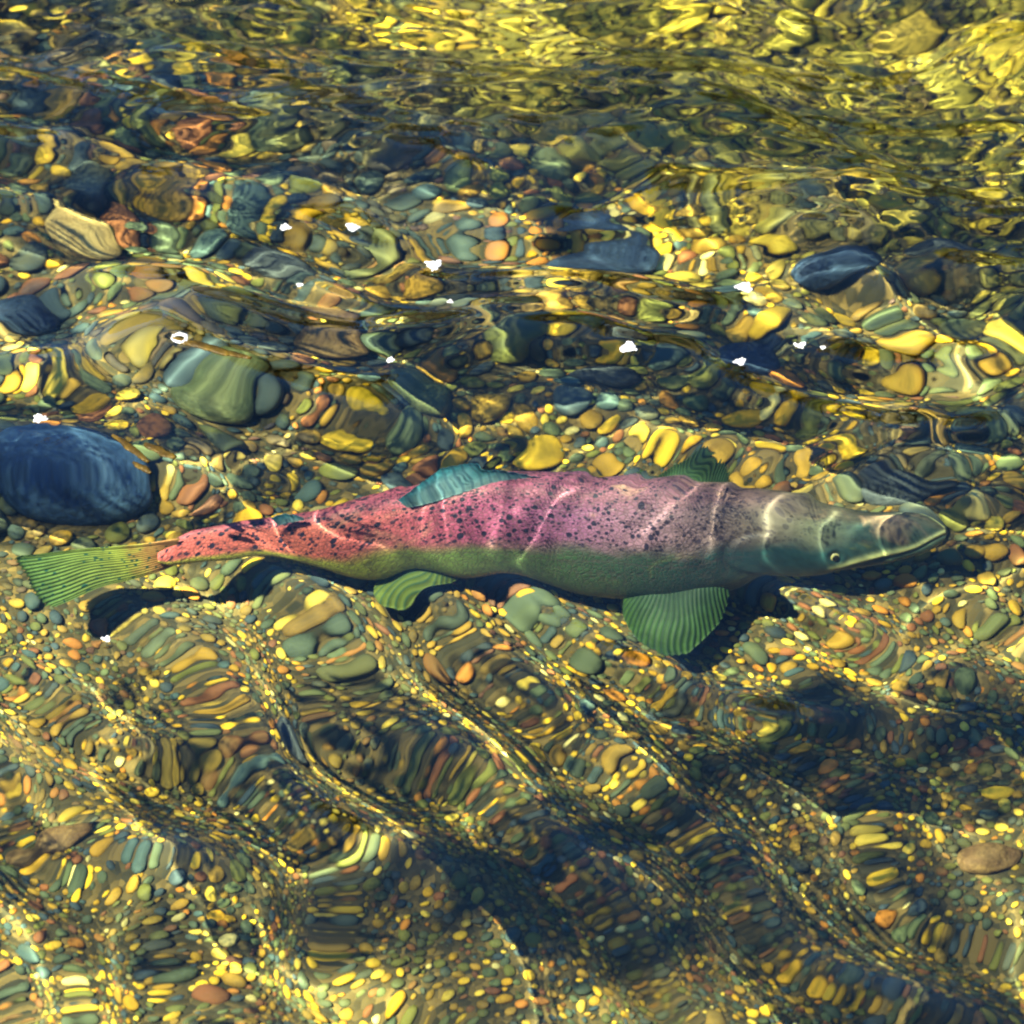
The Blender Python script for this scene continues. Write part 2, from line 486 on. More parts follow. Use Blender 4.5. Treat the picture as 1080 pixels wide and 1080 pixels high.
def water_z(x, y):
    xw = x + 0.020 * w_warp(x, y); yw = y + 0.025 * w_warp2(x, y)
    near = sstep(0.00, -0.24, y + 0.05 * x)
    calm = 1 - 0.65 * np.exp(-((y + 0.045) / 0.10) ** 2) * sstep(0.62, 0.50, np.abs(x + 0.03))
    far = sstep(0.03, 0.28, y)
    top = sstep(0.35, 0.62, y + 0.15 * x)
    topr = sstep(0.40, 0.68, y + 0.25 * x)
    h = crests_z(x + 0.003 * w_warp(x * 3, y * 3), y + 0.003 * w_warp2(x * 3, y * 3)) + (0.0009 * near * calm + 0.0014 * sstep(-0.22, -0.45, y)) * w_diag(xw, yw) + 0.00045 * near * w_diag2(xw, yw)
    h += 0.0030 * calm * w_long(xw, yw) * (0.4 + 0.6 * far)
    h += 0.0023 * far * w_far(xw, yw) + 0.00050 * (far * 0.9 + 0.1 * near) * w_far2(xw, yw)
    h += (0.0004 * top * w_far2(xw + 3, yw) + 0.00042 * topr * w_fine(xw, yw))
    h += 0.0006 * bump2(x, y, 960, 480, 0.22, 0.30) * w_right(xw, yw)
    h += 0.018 * bump2(x, y, 50, 520, 0.13, 0.10)
    for p, (_, _, w) in zip(FOAM_P, FOAM):               # faint rings where foam rides the surface
        d = np.hypot(x - p.x, y - p.y); s = w / 1080 * 0.9
        h += -0.0006 * np.exp(-(d / (s * 1.0)) ** 2) + 0.00012 * np.cos(d / s * 5.0) * np.exp(-(d / (2.2 * s)) ** 2)
    return h
wx = graded(-45, 45, -0.72, 0.72, 0.0034, 1.2); wy = graded(-5.5, 7.5, -0.85, 1.15, 0.0036, 1.2)
X, Y = np.meshgrid(wx, wy, indexing='ij')
fade = sstep(2.2, 1.0, np.abs(X)) * sstep(-2.4, -1.2, Y) * sstep(3.0, 1.5, Y)
m_w, nt_w, out_w = material('clear stream water'); g = NT(nt_w)
gl = g.n('BsdfGlass'); gl.inputs['IOR'].default_value = WATER_IOR; gl.inputs['Roughness'].default_value = 0.0
gl.inputs['Color'].default_value = (0.90, 1.0, 0.93, 1)
g.l(gl.outputs[0], out_w.inputs[0])
water = link('water', mesh_np('water', np.stack([X, Y, water_z(X, Y) * fade], -1).reshape(-1, 3), grid_faces(len(wx), len(wy))), mat=m_w, wet=False)
water.cycles.is_caustics_caster = True
tag(water, 'clear rippled stream water with blue and gold reflections', kind='structure')

# ------------------------------------------------------------------ the salmon
FZ = -0.272
MPP = FRAME / 1080
PROF = np.array([  # pixel x, top, bottom of the body as the photograph shows it
    (163, 575, 588), (175, 567, 591), (200, 555, 590), (230, 550, 591), (260, 545, 592), (300, 540, 595), (340, 532, 599), (375, 522, 603), (410, 512, 607),
    (440, 504, 611), (475, 497, 615), (520, 494, 619), (570, 494, 624), (620, 496, 628), (660, 498, 631), (700, 499, 631), (740, 501, 627), (770, 504, 621),
    (800, 508, 617), (830, 514, 613), (860, 522, 608), (890, 530, 600), (920, 538, 592), (945, 543, 586), (965, 546, 581), (980, 547, 578), (989, 549, 574), (995, 554, 568)], float)
NR, NA = 340, 148
t = np.linspace(0, 1, NR)
tx = 1 - (1 - t) ** 1.35
pxs = 163 + (995 - 163) * tx
def smooth_interp(x, xp, fp, s=7):
    xx = np.linspace(xp[0], xp[-1], 900); f = np.interp(xx, xp, fp)
    k = np.exp(-0.5 * (np.arange(-3 * s, 3 * s + 1) / s) ** 2); k /= k.sum()
    fpad = np.concatenate([2 * f[0] - f[1:3 * s + 1][::-1], f, 2 * f[-1] - f[-3 * s - 1:-1][::-1]])
    return np.interp(x, xx, np.convolve(fpad, k, 'valid'))
top_ = smooth_interp(pxs, PROF[:, 0], PROF[:, 1]); bot_ = smooth_interp(pxs, PROF[:, 0], PROF[:, 2])
mid = (top_ + bot_) / 2; half = np.maximum(bot_ - top_, 1.0) / 2 * MPP
ratio = np.interp(pxs, [163, 230, 400, 600, 780, 880, 994], [0.40, 0.44, 0.50, 0.52, 0.54, 0.56, 0.70])
hh = half / (0.785 * np.sqrt(0.329 + 0.671 * ratio ** 2)); ww = hh * ratio
spine = np.array([ground(a, b, FZ)[:] for a, b in zip(pxs, mid)])
th = np.linspace(0, 2 * math.pi, NA, endpoint=False)          # 0 = back, pi/2 = the side towards the camera
C, S = np.cos(th)[None, :], np.sin(th)[None, :]
def section(h, w):
    zz = h * C * (1 - 0.05 * (1 - C ** 2)); yy = -w * S * (1 + 0.10 * (1 - S ** 2)) * (1 - 0.12 * C)
    return yy, zz
yy, zz = section(hh[:, None], ww[:, None])
# the photograph's own coordinates on the near flank serve as a ruler for the head's features
v_img = (0.4506 * zz + 0.643 * (-np.abs(yy) * np.sign(np.abs(S) + 1e-9))) / MPP
PXg = np.repeat(pxs[:, None], NA, 1); PYg = mid[:, None] - v_img
def ell(cx, cyp, rx, ry): return np.hypot((PXg - cx) / rx, (PYg - cyp) / ry)
e1 = ell(822, 590, 56, 29)
rear = sstep(-0.05, -0.65, (PXg - 822) / 56)
disp = 0.0034 * sstep(1.06, 0.94, e1) * rear - 0.0026 * np.exp(-((e1 - 1.09) / 0.06) ** 2) * rear
e2 = ell(832, 592, 34, 20)
disp += -0.0009 * np.exp(-((e2 - 1.0) / 0.08) ** 2) * sstep(0.1, -0.6, (PXg - 832) / 34)
mouth_y = np.interp(PXg, [868, 890, 930, 960, 994], [606, 600, 585, 577, 563])
dm = PYg - mouth_y
onm = sstep(866, 890, PXg)
disp += onm * (0.0022 * np.exp(-((dm + 4) / 2.5) ** 2) - 0.003 * np.exp(-(dm / 1.8) ** 2))
ee = ell(881, 587, 11, 8)
disp += 0.0015 * np.exp(-((ee - 1) / 0.35) ** 2) - 0.003 * np.exp(-(ee / 0.6) ** 2)
disp += 0.0012 * np.exp(-((ell(905, 575, 8, 5)) / 0.5) ** 2) * -1              # nostril
hump = 1 + 0.0 * pxs
rl = np.sqrt(yy ** 2 + zz ** 2) + 1e-6
yy = yy * (1 + disp / rl); zz = zz * (1 + disp / rl)
co = np.stack([np.repeat(spine[:, 0:1], NA, 1), spine[:, 1:2] + yy, spine[:, 2:3] + zz], -1)
root_loc = Vector((0.02, float(spine[:, 1].mean()), BED + 0.04))
fish = bpy.data.objects.new('salmon', None); COL.objects.link(fish); fish.location = root_loc
tag(fish, 'rose-flanked spotted salmon with green fins holding still over the gravel', 'fish')
ROOT = np.array(root_loc)
verts = co.reshape(-1, 3)
capA = co[0].mean(0); capB = co[-1].mean(0)
verts = np.concatenate([verts, [capA], [capB]]) - ROOT
quads = grid_faces(NR, NA, True)
tri_a = [[NA * NR, (j + 1) % NA, j] for j in range(NA)]
base_b = (NR - 1) * NA
tri_b = [[NA * NR + 1, base_b + j, base_b + (j + 1) % NA] for j in range(NA)]
faces = [tuple(q) for q in quads.tolist()] + [tuple(q) for q in tri_a + tri_b]
me = bpy.data.meshes.new('body'); me.from_pydata(verts.tolist(), [], faces); me.update()
me.polygons.foreach_set('use_smooth', np.ones(len(faces), bool))
import bmesh
bm = bmesh.new(); bm.from_mesh(me); bmesh.ops.recalc_face_normals(bm, faces=bm.faces); bm.to_mesh(me); bm.free()
angle = np.minimum(th, 2 * math.pi - th)
A_ = np.append(PXg.ravel() / 1080, [163 / 1080, 994 / 1080])
T_ = np.append(np.repeat(angle[None, :] / math.pi, NR, 0).ravel(), [0.5, 0.5])
radius = (hh + ww) / 2
skin = np.stack([np.repeat(spine[:, 0:1], NA, 1), np.repeat(radius[:, None], NA, 1) * angle[None, :], np.repeat(np.where(th < math.pi, 0.0, 3.0)[None, :], NR, 0)], -1).reshape(-1, 3)
skin = np.concatenate([skin, [[0, 0, 0]], [[0, 0, 0]]])
PYa = np.append(PYg.ravel(), [580, 560])
add_attr(me, 'lit_lip', np.append((onm * np.exp(-((dm + 3.5) / 3.0) ** 2)).ravel(), [0, 0])); add_attr(me, 'along', A_); add_attr(me, 'round', T_); add_attr(me, 'skin', skin, 'FLOAT_VECTOR')

def fish_skin():
    m, nt, out = material('salmon skin'); g = NT(nt)
    al = g.attr('along').outputs['Fac']; rd = g.attr('round').outputs['Fac']; sk = g.attr('skin').outputs['Vector']
    n1 = g.noise(sk, 22.0, 5.0, 0.6, 0.5); n2 = g.noise(sk, 90.0, 4.0); n3 = g.noise(sk, 7.0, 3.0)
    upper = g.ramp(al, [(0.15, (0.36, 0.075, 0.085)), (0.30, (0.42, 0.095, 0.080)), (0.38, (0.33, 0.066, 0.095)), (0.46, (0.24, 0.050, 0.125)), (0.56, (0.17, 0.060, 0.15)), (0.64, (0.20, 0.11, 0.17)),
                        (0.72, (0.14, 0.105, 0.105)), (0.79, (0.095, 0.10, 0.075)), (0.84, (0.028, 0.052, 0.052)), (0.92, (0.028, 0.048, 0.042))])
    lower = g.ramp(al, [(0.15, (0.30, 0.28, 0.04)), (0.34, (0.19, 0.21, 0.03)), (0.42, (0.085, 0.13, 0.035)), (0.56, (0.026, 0.056, 0.028)), (0.68, (0.010, 0.030, 0.033)),
                        (0.82, (0.014, 0.042, 0.050)), (0.90, (0.045, 0.075, 0.06))])
    edge = g.ramp(al, [(0.15, (0.60,) * 3), (0.30, (0.56,) * 3), (0.42, (0.43,) * 3), (0.55, (0.38,) * 3), (0.70, (0.37,) * 3), (0.80, (0.36,) * 3), (0.92, (0.40,) * 3)])
    e = g.math('ADD', g.math('SUBTRACT', rd, edge), g.math('MULTIPLY', g.math('SUBTRACT', n1.outputs[0], 0.5), 0.16))
    f = g.maprange(e, -0.06, 0.07)
    c = g.mix(f, upper, lower)
    # dusky ridge of the back
    back = g.math('ADD', rd, g.math('MULTIPLY', g.math('SUBTRACT', n3.outputs[0], 0.5), 0.10))
    backc = g.ramp(al, [(0.15, (0.30, 0.055, 0.09)), (0.45, (0.22, 0.045, 0.10)), (0.65, (0.13, 0.05, 0.085)), (0.80, (0.07, 0.06, 0.045)), (0.90, (0.05, 0.05, 0.035))])
    c = g.mix(g.maprange(back, 0.20, 0.06, 0.0, 0.85), c, backc)
    c = g.mix(1.0, c, g.ramp(n2.outputs[0], [(0.3, (0.72,) * 3), (0.7, (1.2,) * 3)]), 'MULTIPLY')
    blot = g.noise(sk, 14.0, 4.0, 0.6, 0.8)
    c = g.mix(g.maprange(blot.outputs[0], 0.56, 0.74, 0.0, 0.45), c, g.mix(f, (0.50, 0.30, 0.20), (0.24, 0.26, 0.04)))
    lat = g.math('ABSOLUTE', g.math('SUBTRACT', rd, 0.47)); c = g.mix(g.math('MULTIPLY', g.maprange(lat, 0.010, 0.0, 0.0, 0.35), g.maprange(al, 0.78, 0.70)), c, (0.05, 0.03, 0.04))
    c = g.mix(g.math('MULTIPLY', g.attr('lit_lip').outputs['Fac'], 0.8), c, (0.46, 0.46, 0.20))  # pale lip, with the lit jaw edge put into the colour
    # scale net
    vs_ = g.n('TexVoronoi', feature='DISTANCE_TO_EDGE'); g.l(sk, vs_.inputs['Vector']); vs_.inputs['Scale'].default_value = 185.0
    net = g.maprange(vs_.outputs['Distance'], 0.02, 0.16)
    nethead = g.maprange(al, 0.74, 0.70)
    c = g.mix(g.math('MULTIPLY', g.math('MULTIPLY', g.math('SUBTRACT', 1.0, net), 0.48), nethead), c, (0.05, 0.035, 0.04))
    # spots, ragged, on the back half only
    warp = g.noise(sk, 55.0, 2.0); wv = g.n('VectorMath', operation='MULTIPLY_ADD'); g.l(warp.outputs['Color'], wv.inputs[0]); wv.inputs[1].default_value = (0.004, 0.004, 0); g.l(sk, wv.inputs[2])
    def spots(scale, size, keep, sx=1.0):
        mp = g.n('Mapping'); g.l(wv.outputs[0], mp.inputs['Vector']); mp.inputs['Scale'].default_value = (sx, 1, 1); mp.inputs['Rotation'].default_value = (0, 0, 0.5)
        v = g.n('TexVoronoi', feature='F1'); g.l(mp.outputs[0], v.inputs['Vector']); v.inputs['Scale'].default_value = scale; v.inputs['Randomness'].default_value = 0.9
        sep = g.n('SeparateColor'); g.l(v.outputs['Color'], sep.inputs[0])
        rad = g.math('MULTIPLY', g.math('ADD', 0.45, sep.outputs[0]), size)
        on = g.math('GREATER_THAN', sep.outputs[1], keep)
        inside = g.maprange(g.math('SUBTRACT', v.outputs['Distance'], rad), 0.04, -0.04)
        return g.math('MULTIPLY', inside, on)
    reach = g.math('ADD', edge, g.math('MULTIPLY', g.math('SUBTRACT', n1.outputs[0], 0.5), 0.2))
    onback = g.maprange(g.math('SUBTRACT', reach, rd), -0.03, 0.03)
    fewer = g.maprange(al, 0.60, 0.86, 0.0, 0.75)
    s1 = spots(100.0, 0.33, 0.30, 1.3); s2 = spots(190.0, 0.36, 0.38)
    sp = g.math('MAXIMUM', s1, g.math('MULTIPLY', s2, 0.9))
    sp = g.math('MULTIPLY', g.math('MULTIPLY', sp, onback), g.math('SUBTRACT', 1.0, fewer))
    sp = g.math('MULTIPLY', sp, g.maprange(al, 0.925, 0.86))
    c = g.mix(sp, c, (0.012, 0.010, 0.028))
    b = g.n('BsdfPrincipled'); g.l(c, b.inputs['Base Color']); b.inputs['Roughness'].default_value = 0.5
    b.inputs['Specular IOR Level'].default_value = 0.2
    bump = g.n('Bump'); bump.inputs['Strength'].default_value = 0.45; bump.inputs['Distance'].default_value = 0.0015
    g.l(g.math('MULTIPLY', net, nethead), bump.inputs['Height']); g.l(bump.outputs[0], b.inputs['Normal'])
    g.l(b.outputs[0], out.inputs[0])
    return m
SKIN = fish_skin()
body = link('body', me, fish, SKIN)

def fin_material(name, a, b_, dark, rays, trans=0.35, spot=False, base=None):
    m, nt, out = material(name); g = NT(nt)
    s = g.attr('ray').outputs['Fac']; v = g.attr('out').outputs['Fac']; pos = g.n('TexCoord').outputs['Object']
    n1 = g.noise(pos, 60.0, 3.0)
    w = g.math('SINE', g.math('MULTIPLY', s, 2 * math.pi * rays))
    w2 = g.math('ADD', g.math('MULTIPLY', w, 0.5), 0.5)
    c = g.mix(g.maprange(v, 0.0, 1.0), a, b_)
    if base: c = g.mix(g.maprange(g.math('ADD', v, g.math('MULTIPLY', g.math('SUBTRACT', n1.outputs[0], 0.5), 0.35)), 0.10, 0.42), base, c)
    c = g.mix(1.0, c, g.ramp(n1.outputs[0], [(0.3, (0.65,) * 3), (0.7, (1.25,) * 3)]), 'MULTIPLY')
    c = g.mix(g.maprange(w2, 0.60, 0.95, 0.0, 0.62), c, dark)
    if spot:
        vv = g.n('TexVoronoi', feature='F1'); g.l(pos, vv.inputs['Vector']); vv.inputs['Scale'].default_value = 110.0
        c = g.mix(g.maprange(vv.outputs['Distance'], 0.26, 0.18), c, dark)
    d = g.n('BsdfPrincipled'); g.l(c, d.inputs['Base Color']); d.inputs['Roughness'].default_value = 0.6; d.inputs['Specular IOR Level'].default_value = 0.15
    tr = g.n('BsdfTranslucent'); g.l(c, tr.inputs['Color'])
    mx = g.n('MixShader'); mx.inputs[0].default_value = trans; g.l(d.outputs[0], mx.inputs[1]); g.l(tr.outputs[0], mx.inputs[2])
    g.l(mx.outputs[0], out.inputs[0])
    return m

def resample(pts, n):
    P = np.array(pts, float); d = np.r_[0, np.cumsum(np.linalg.norm(np.diff(P, axis=0), axis=1) + 1e-9)]; d /= d[-1]
    u = np.linspace(0, 1, n)
    Q = np.stack([np.interp(u, d, P[:, k]) for k in range(P.shape[1])], -1)
    if len(pts) > 2:
        k = max(3, n // (len(pts) * 2)) | 1
        pad = np.concatenate([np.repeat(Q[:1], k, 0), Q, np.repeat(Q[-1:], k, 0)])
        ker = np.ones(k) / k
        Q2 = np.stack([np.convolve(pad[:, j], ker, 'same')[k:-k] for j in range(P.shape[1])], -1)
        Q2[0], Q2[-1] = Q[0], Q[-1]; Q = Q2
    return Q

def fin(name, rootp, edgep, rays, mat, bulge=(0, 0, 0.0), ridge=0.0012, thick=0.0016, seed=0, ragged=0.02):
    nu, nv = rays * 8 + 1, 22
    r3 = np.array([ground(a, b, c + FZ + 0.235)[:] for a, b, c in resample(rootp, nu)])
    e3 = np.array([ground(a, b, c + FZ + 0.235)[:] for a, b, c in resample(edgep, nu)])
    rr = np.random.default_rng(seed)
    rag = 1 - ragged * np.interp(np.arange(nu), np.arange(0, nu, 3), rr.uniform(0, 1, len(range(0, nu, 3)))) - ragged * 0.8 * (0.5 + 0.5 * np.sin(2 * math.pi * rays * np.linspace(0, 1, nu)))
    u = np.linspace(0, 1, nu)[:, None]; v = np.linspace(0, 1, nv)[None, :]
    V = (v * rag[:, None])[..., None]
    P = r3[:, None, :] * (1 - V) + e3[:, None, :] * V
    P = P + np.array(bulge)[None, None, :] * np.sin(math.pi * V * 0.8) * np.sin(math.pi * np.clip(u, 0.02, 0.98))[..., None]
    du = np.gradient(P, axis=0); dv = np.gradient(P, axis=1)
    nrm = np.cross(du, dv); nrm /= np.linalg.norm(nrm, axis=-1, keepdims=True) + 1e-12
    P = P + nrm * (ridge * np.sin(2 * math.pi * rays * u) * (0.3 + 0.7 * v))[..., None]
    off = nrm * thick / 2 * (1.15 - v)[..., None]
    top = (P + off).reshape(-1, 3); bot = (P - off).reshape(-1, 3)
    n = nu * nv; f = grid_faces(nu, nv)
    F = f.tolist() + (f[:, ::-1] + n).tolist()
    ring = [i * nv for i in range(nu)] + [(nu - 1) * nv + j for j in range(1, nv)] + [i * nv + nv - 1 for i in range(nu - 2, -1, -1)] + [j for j in range(nv - 2, 0, -1)]
    for a, b in zip(ring, ring[1:] + ring[:1]): F.append([a, b, b + n, a + n])
    me = bpy.data.meshes.new(name); me.from_pydata((np.concatenate([top, bot]) - ROOT).tolist(), [], F); me.update()
    me.polygons.foreach_set('use_smooth', np.ones(len(F), bool))
    uu = np.repeat(u, nv, 1).ravel(); vv = np.repeat(v, nu, 0).ravel()
    add_attr(me, 'ray', np.r_[uu, uu]); add_attr(me, 'out', np.r_[vv, vv])
    return link(name, me, fish, mat)

F_PEC = fin_material('pectoral fin', (0.018, 0.040, 0.030), (0.026, 0.062, 0.014), (0.003, 0.014, 0.014), 24, 0.3)
F_PECF = fin_material('dark pectoral fin', (0.022, 0.045, 0.022), (0.025, 0.055, 0.018), (0.004, 0.015, 0.012), 24, 0.2)
F_PEL = fin_material('pelvic fin', (0.08, 0.13, 0.028), (0.11, 0.15, 0.03), (0.012, 0.06, 0.045), 11, 0.4)
F_DOR = fin_material('dorsal fin', (0.15, 0.25, 0.31), (0.06, 0.30, 0.45), (0.04, 0.10, 0.17), 14, 0.5, False)
F_TAIL = fin_material('tail fin', (0.26, 0.26, 0.04), (0.10, 0.18, 0.05), (0.012, 0.06, 0.045), 17, 0.35, True, (0.42, 0.20, 0.08))
fin('pectoral_fin', [(775, 612, -0.285), (768, 604, -0.275), (742, 606, -0.272), (668, 622, -0.30)],
    [(777, 622, -0.30), (760, 660, -0.325), (726, 700, -0.345), (692, 717, -0.35), (668, 695, -0.345), (655, 656, -0.335), (656, 634, -0.315)], 24, F_PEC, (0, 0, 0.018), 0.0008, seed=1)
fin('pectoral_fin', [(778, 520, -0.285), (765, 516, -0.275), (742, 516, -0.272), (690, 520, -0.29)],
    [(777, 510, -0.30), (770, 497, -0.30), (748, 486, -0.31), (715, 490, -0.31), (690, 497, -0.31), (678, 506, -0.30)], 24, F_PECF, (0, 0, 0.012), 0.0014, seed=2)
fin('pelvic_fin', [(498, 612, -0.315), (470, 611, -0.315), (420, 604, -0.31)],
    [(497, 616, -0.325), (476, 627, -0.335), (442, 637, -0.34), (412, 640, -0.34), (406, 628, -0.335), (409, 612, -0.32)], 11, F_PEL, (0, 0, 0.005), 0.0006, seed=3)
fin('pelvic_fin', [(498, 560, -0.315), (470, 560, -0.315), (420, 556, -0.31)],
    [(480, 520, -0.335), (450, 512, -0.335), (425, 515, -0.335)], 8, F_PEL, (0, 0, 0.0), 0.0012, seed=4)
fin('anal_fin', [(340, 592, -0.275), (300, 588, -0.27), (262, 585, -0.262)],
    [(336, 600, -0.30), (318, 604, -0.315), (292, 605, -0.315), (272, 598, -0.30), (262, 590, -0.285)], 9, F_PEL, (0, 0, 0.004), 0.001, seed=5)
fin('dorsal_fin', [(574, 506, -0.135), (520, 509, -0.13), (470, 520, -0.135), (428, 532, -0.145)],
    [(568, 503, -0.122), (525, 497, -0.100), (485, 493, -0.092), (458, 495, -0.096), (432, 514, -0.112), (418, 525, -0.130)], 14, F_DOR, (0, 0.006, 0.0), 0.0007, seed=6)
fin('adipose_fin', [(322, 545, -0.165), (305, 548, -0.168), (292, 551, -0.17)],
    [(312, 541, -0.155), (295, 541, -0.150), (284, 545, -0.153)], 3, F_DOR, (0, 0.003, 0.0), 0.0006, 0.004, seed=7)
fin('tail_fin', [(186, 565, -0.200), (180, 578, -0.235), (186, 589, -0.270)],
    [(20, 579, -0.185), (13, 581, -0.190), (23, 596, -0.212), (30, 610, -0.233), (36, 625, -0.255), (48, 639, -0.275), (60, 638, -0.278)], 17, F_TAIL, (0, 0.0, 0.006), 0.0009, seed=8)

# eyes on both sides of the head
def surf_point(px, py, side=1):
    i = int(np.argmin(np.abs(pxs - px)))
    half_n = NA // 2
    js = np.arange(8, half_n - 20)
    j = int(js[np.argmin(np.abs(PYg[i, js] - py))])
    if side < 0: j = (NA - j) % NA
    p = co[i, j]; q = co[i, (j + 1) % NA] - co[i, (j - 1) % NA]; s = co[min(i + 1, NR - 1), j] - co[i - 1, j]
    n = np.cross(q, s); n /= np.linalg.norm(n)
    c = spine[i]
    if np.dot(n, p - c) < 0: n = -n
    return Vector(p), Vector(n)
def emat(name, col, rough, spec):
    m, nt, out = material(name); g = NT(nt); b = g.n('BsdfPrincipled')
    nz = g.noise(g.n('TexCoord').outputs['Object'], 300.0, 2.0)
    g.l(g.mix(nz.outputs[0], col, tuple(c * 0.6 for c in col)), b.inputs['Base Color'])
    b.inputs['Roughness'].default_value = rough; b.inputs['Specular IOR Level'].default_value = spec
    g.l(b.outputs[0], out.inputs[0]); return m
IRIS = emat('iris', (0.34, 0.31, 0.14), 0.3, 0.5); PUPIL = emat('pupil', (0.004, 0.005, 0.006), 0.15, 0.5)
eco, efa = ICO3
for side in (1, -1):
    p, n = surf_point(881, 588, side)
    q = n.to_track_quat('Z', 'Y')
    ec = p - n * 0.0035
    eo = link('eye', mesh_np('eye', eco * 0.0080, efa), fish, IRIS)
    eo.location = ec - root_loc; eo.rotation_mode = 'QUATERNION'; eo.rotation_quaternion = q
    pu = link('pupil', mesh_np('pupil', eco * np.array([0.0044, 0.0044, 0.0014]), efa), eo, PUPIL)
    pu.location = (0, 0, 0.0073)

# ------------------------------------------------------------------ foam flecks riding on the surface
def foam_mat():
    m, nt, out = material('white foam'); g = NT(nt)
    nz = g.noise(g.n('TexCoord').outputs['Object'], 700.0, 3.0)
    b = g.n('BsdfPrincipled'); g.l(g.ramp(nz.outputs[0], [(0.3, (0.30, 0.35, 0.40)), (0.65, (0.60, 0.62, 0.63))]), b.inputs['Base Color'])
    b.inputs['Roughness'].default_value = 0.4
    g.l(b.outputs[0], out.inputs[0]); return m
FOAM_M = foam_mat()
FOAM_LABEL = ['largest round foam fleck, alone above the middle of the frame', 'round white foam fleck nearest the upper edge, right one of a level pair', 'small white foam fleck near the upper edge, left one of a level pair',
    'ringed white foam fleck just above the back of the fish', 'white foam fleck highest on the right, below the golden reflection', 'elongated foam fleck over the black cobble, right of the ringed one',
    'small foam fleck over the black cobble, right of its longer neighbour', 'tiny foam fleck below the level pair, upper left', 'white foam fleck on the blue swell at the left edge', 'small ringed foam fleck above the dorsal fin',
    'tiny foam dot below the largest foam fleck', 'small foam fleck under the tail of the fish', 'foam ring at the end of the dark streak, left of centre', 'tiniest foam dot, farthest right above the fish head']
for i, ((px, py, w), p) in enumerate(zip(FOAM, FOAM_P)):
    r = w * MPP / 2 * 1.1
    rr = random.Random(50 + i); cos_, fas_, off = [], [], 0
    n = max(10, int(w * 4.0))
    for k in range(n):
        a = rr.uniform(0, 6.28); d = math.sqrt(rr.uniform(0, 1)) * r * (0.75 + 0.25 * math.sin(3 * a + i))
        if i == 12: d = r * rr.uniform(0.7, 1.0)
        br = rr.uniform(0.08, 0.20) * r + 0.0005
        c_, f_ = ICO2
        cos_.append(c_ * np.array([br, br, br * 0.45]) + np.array([d * math.cos(a), d * math.sin(a), br * 0.15])); fas_.append(f_ + off); off += len(c_)
    o = link('foam_fleck', mesh_np('foam_fleck', np.concatenate(cos_), np.concatenate(fas_)), None, FOAM_M, wet=False)
    o.location = (p.x, p.y, float(water_z(np.array([p.x]), np.array([p.y]))[0]) + 0.0006)
    tag(o, FOAM_LABEL[i], 'foam', 'foam flecks drifting on the water')

def ribbon(name, pts, wpx, mat, lab, cat, group, seed, n=60, rough=0.8):
    P = np.array(pts, float); d = np.r_[0, np.cumsum(np.linalg.norm(np.diff(P, axis=0), axis=1))]; d /= d[-1]
    rr = np.random.default_rng(seed); u = np.linspace(0, 1, n)
    c = [ground(np.interp(k, d, P[:, 0]), np.interp(k, d, P[:, 1])) for k in u]; c0 = c[n // 2]
    kw = 5 if rough > 0.5 else 7; wn_ = np.convolve(rr.uniform(0, 1, n + kw - 1), np.ones(kw) / kw, 'valid'); wn_ = np.clip((wn_ - 0.36) * 3.2, 0.03, 1.2)
    off_ = np.convolve(rr.normal(0, 1, n + 6), np.ones(7) / 7, 'valid') * wpx * MPP * 1.2
    up = []
    for k in range(n):
        a, b = c[max(k - 1, 0)], c[min(k + 1, n - 1)]; t_ = b - a; nr = Vector((-t_.y, t_.x, 0)).normalized()
        w_ = wpx * MPP / 2 / math.sin(ELEV) * ((1 - rough) + rough * wn_[k]) * math.sin(math.pi * (0.04 + 0.92 * u[k])) ** 0.5
        for sg in (-1, -0.4, 0.4, 1):
            p = c[k] + nr * (off_[k] * rough + sg * w_)
            up.append((p.x - c0.x, p.y - c0.y, float(water_z(np.array([p.x]), np.array([p.y]))[0]) + (0.0016 if abs(sg) < 0.9 else 0.0006)))
    m = len(up); V = up + [(x, y, z - 0.0016) for x, y, z in up]; F = []
    for k in range(n - 1):
        if rough > 0.5 and wn_[k] < 0.22: continue
        for q in range(3):
            i0 = k * 4 + q; F += [(i0, i0 + 4, i0 + 5, i0 + 1), (m + i0, m + i0 + 1, m + i0 + 5, m + i0 + 4)]
        F += [(k * 4, m + k * 4, m + k * 4 + 4, k * 4 + 4), (k * 4 + 3, k * 4 + 7, m + k * 4 + 7, m + k * 4 + 3)]
    F += [(0, 1, m + 1, m), (1, 2, m + 2, m + 1), (2, 3, m + 3, m + 2)]
    e = (n - 1) * 4; F += [(e + 1, e, m + e, m + e + 1), (e + 2, e + 1, m + e + 1, m + e + 2), (e + 3, e + 2, m + e + 2, m + e + 3)]
    me = bpy.data.meshes.new(name); me.from_pydata(V, [], F); me.update(); me.polygons.foreach_set('use_smooth', np.ones(len(F), bool))
    o = link(name, me, None, mat, wet=False); o.location = (c0.x, c0.y, 0); tag(o, lab, cat, group)

# dark golden slivers laid on the surface in place of tree reflections
SLIVER = plain_stone('dark reflection', (0.030, 0.019, 0.003), (0.13, 0.085, 0.008), 0.35)
SL = [((182, 367), (265, 386), 10, 'longest dark golden sliver shaped as a reflection, with a foam ring at its left end'),
      ((119, 466), (159, 495), 7, 'dark narrow sliver shaped as a reflection over the blue swell, longest of the three'),
      ((153, 475), (185, 490), 9, 'broad dark sliver shaped as a reflection over the blue swell, rightmost of the three'),
      ((141, 497), (160, 508), 6, 'short dark sliver shaped as a reflection over the blue swell, lowest of the three')]
for k, (a, b, w, lab) in enumerate(SL): ribbon('reflection_sliver', [a, b], w, SLIVER, lab, 'leaf', 'dark reflection slivers on the left', 80 + k, n=24, rough=0.25)

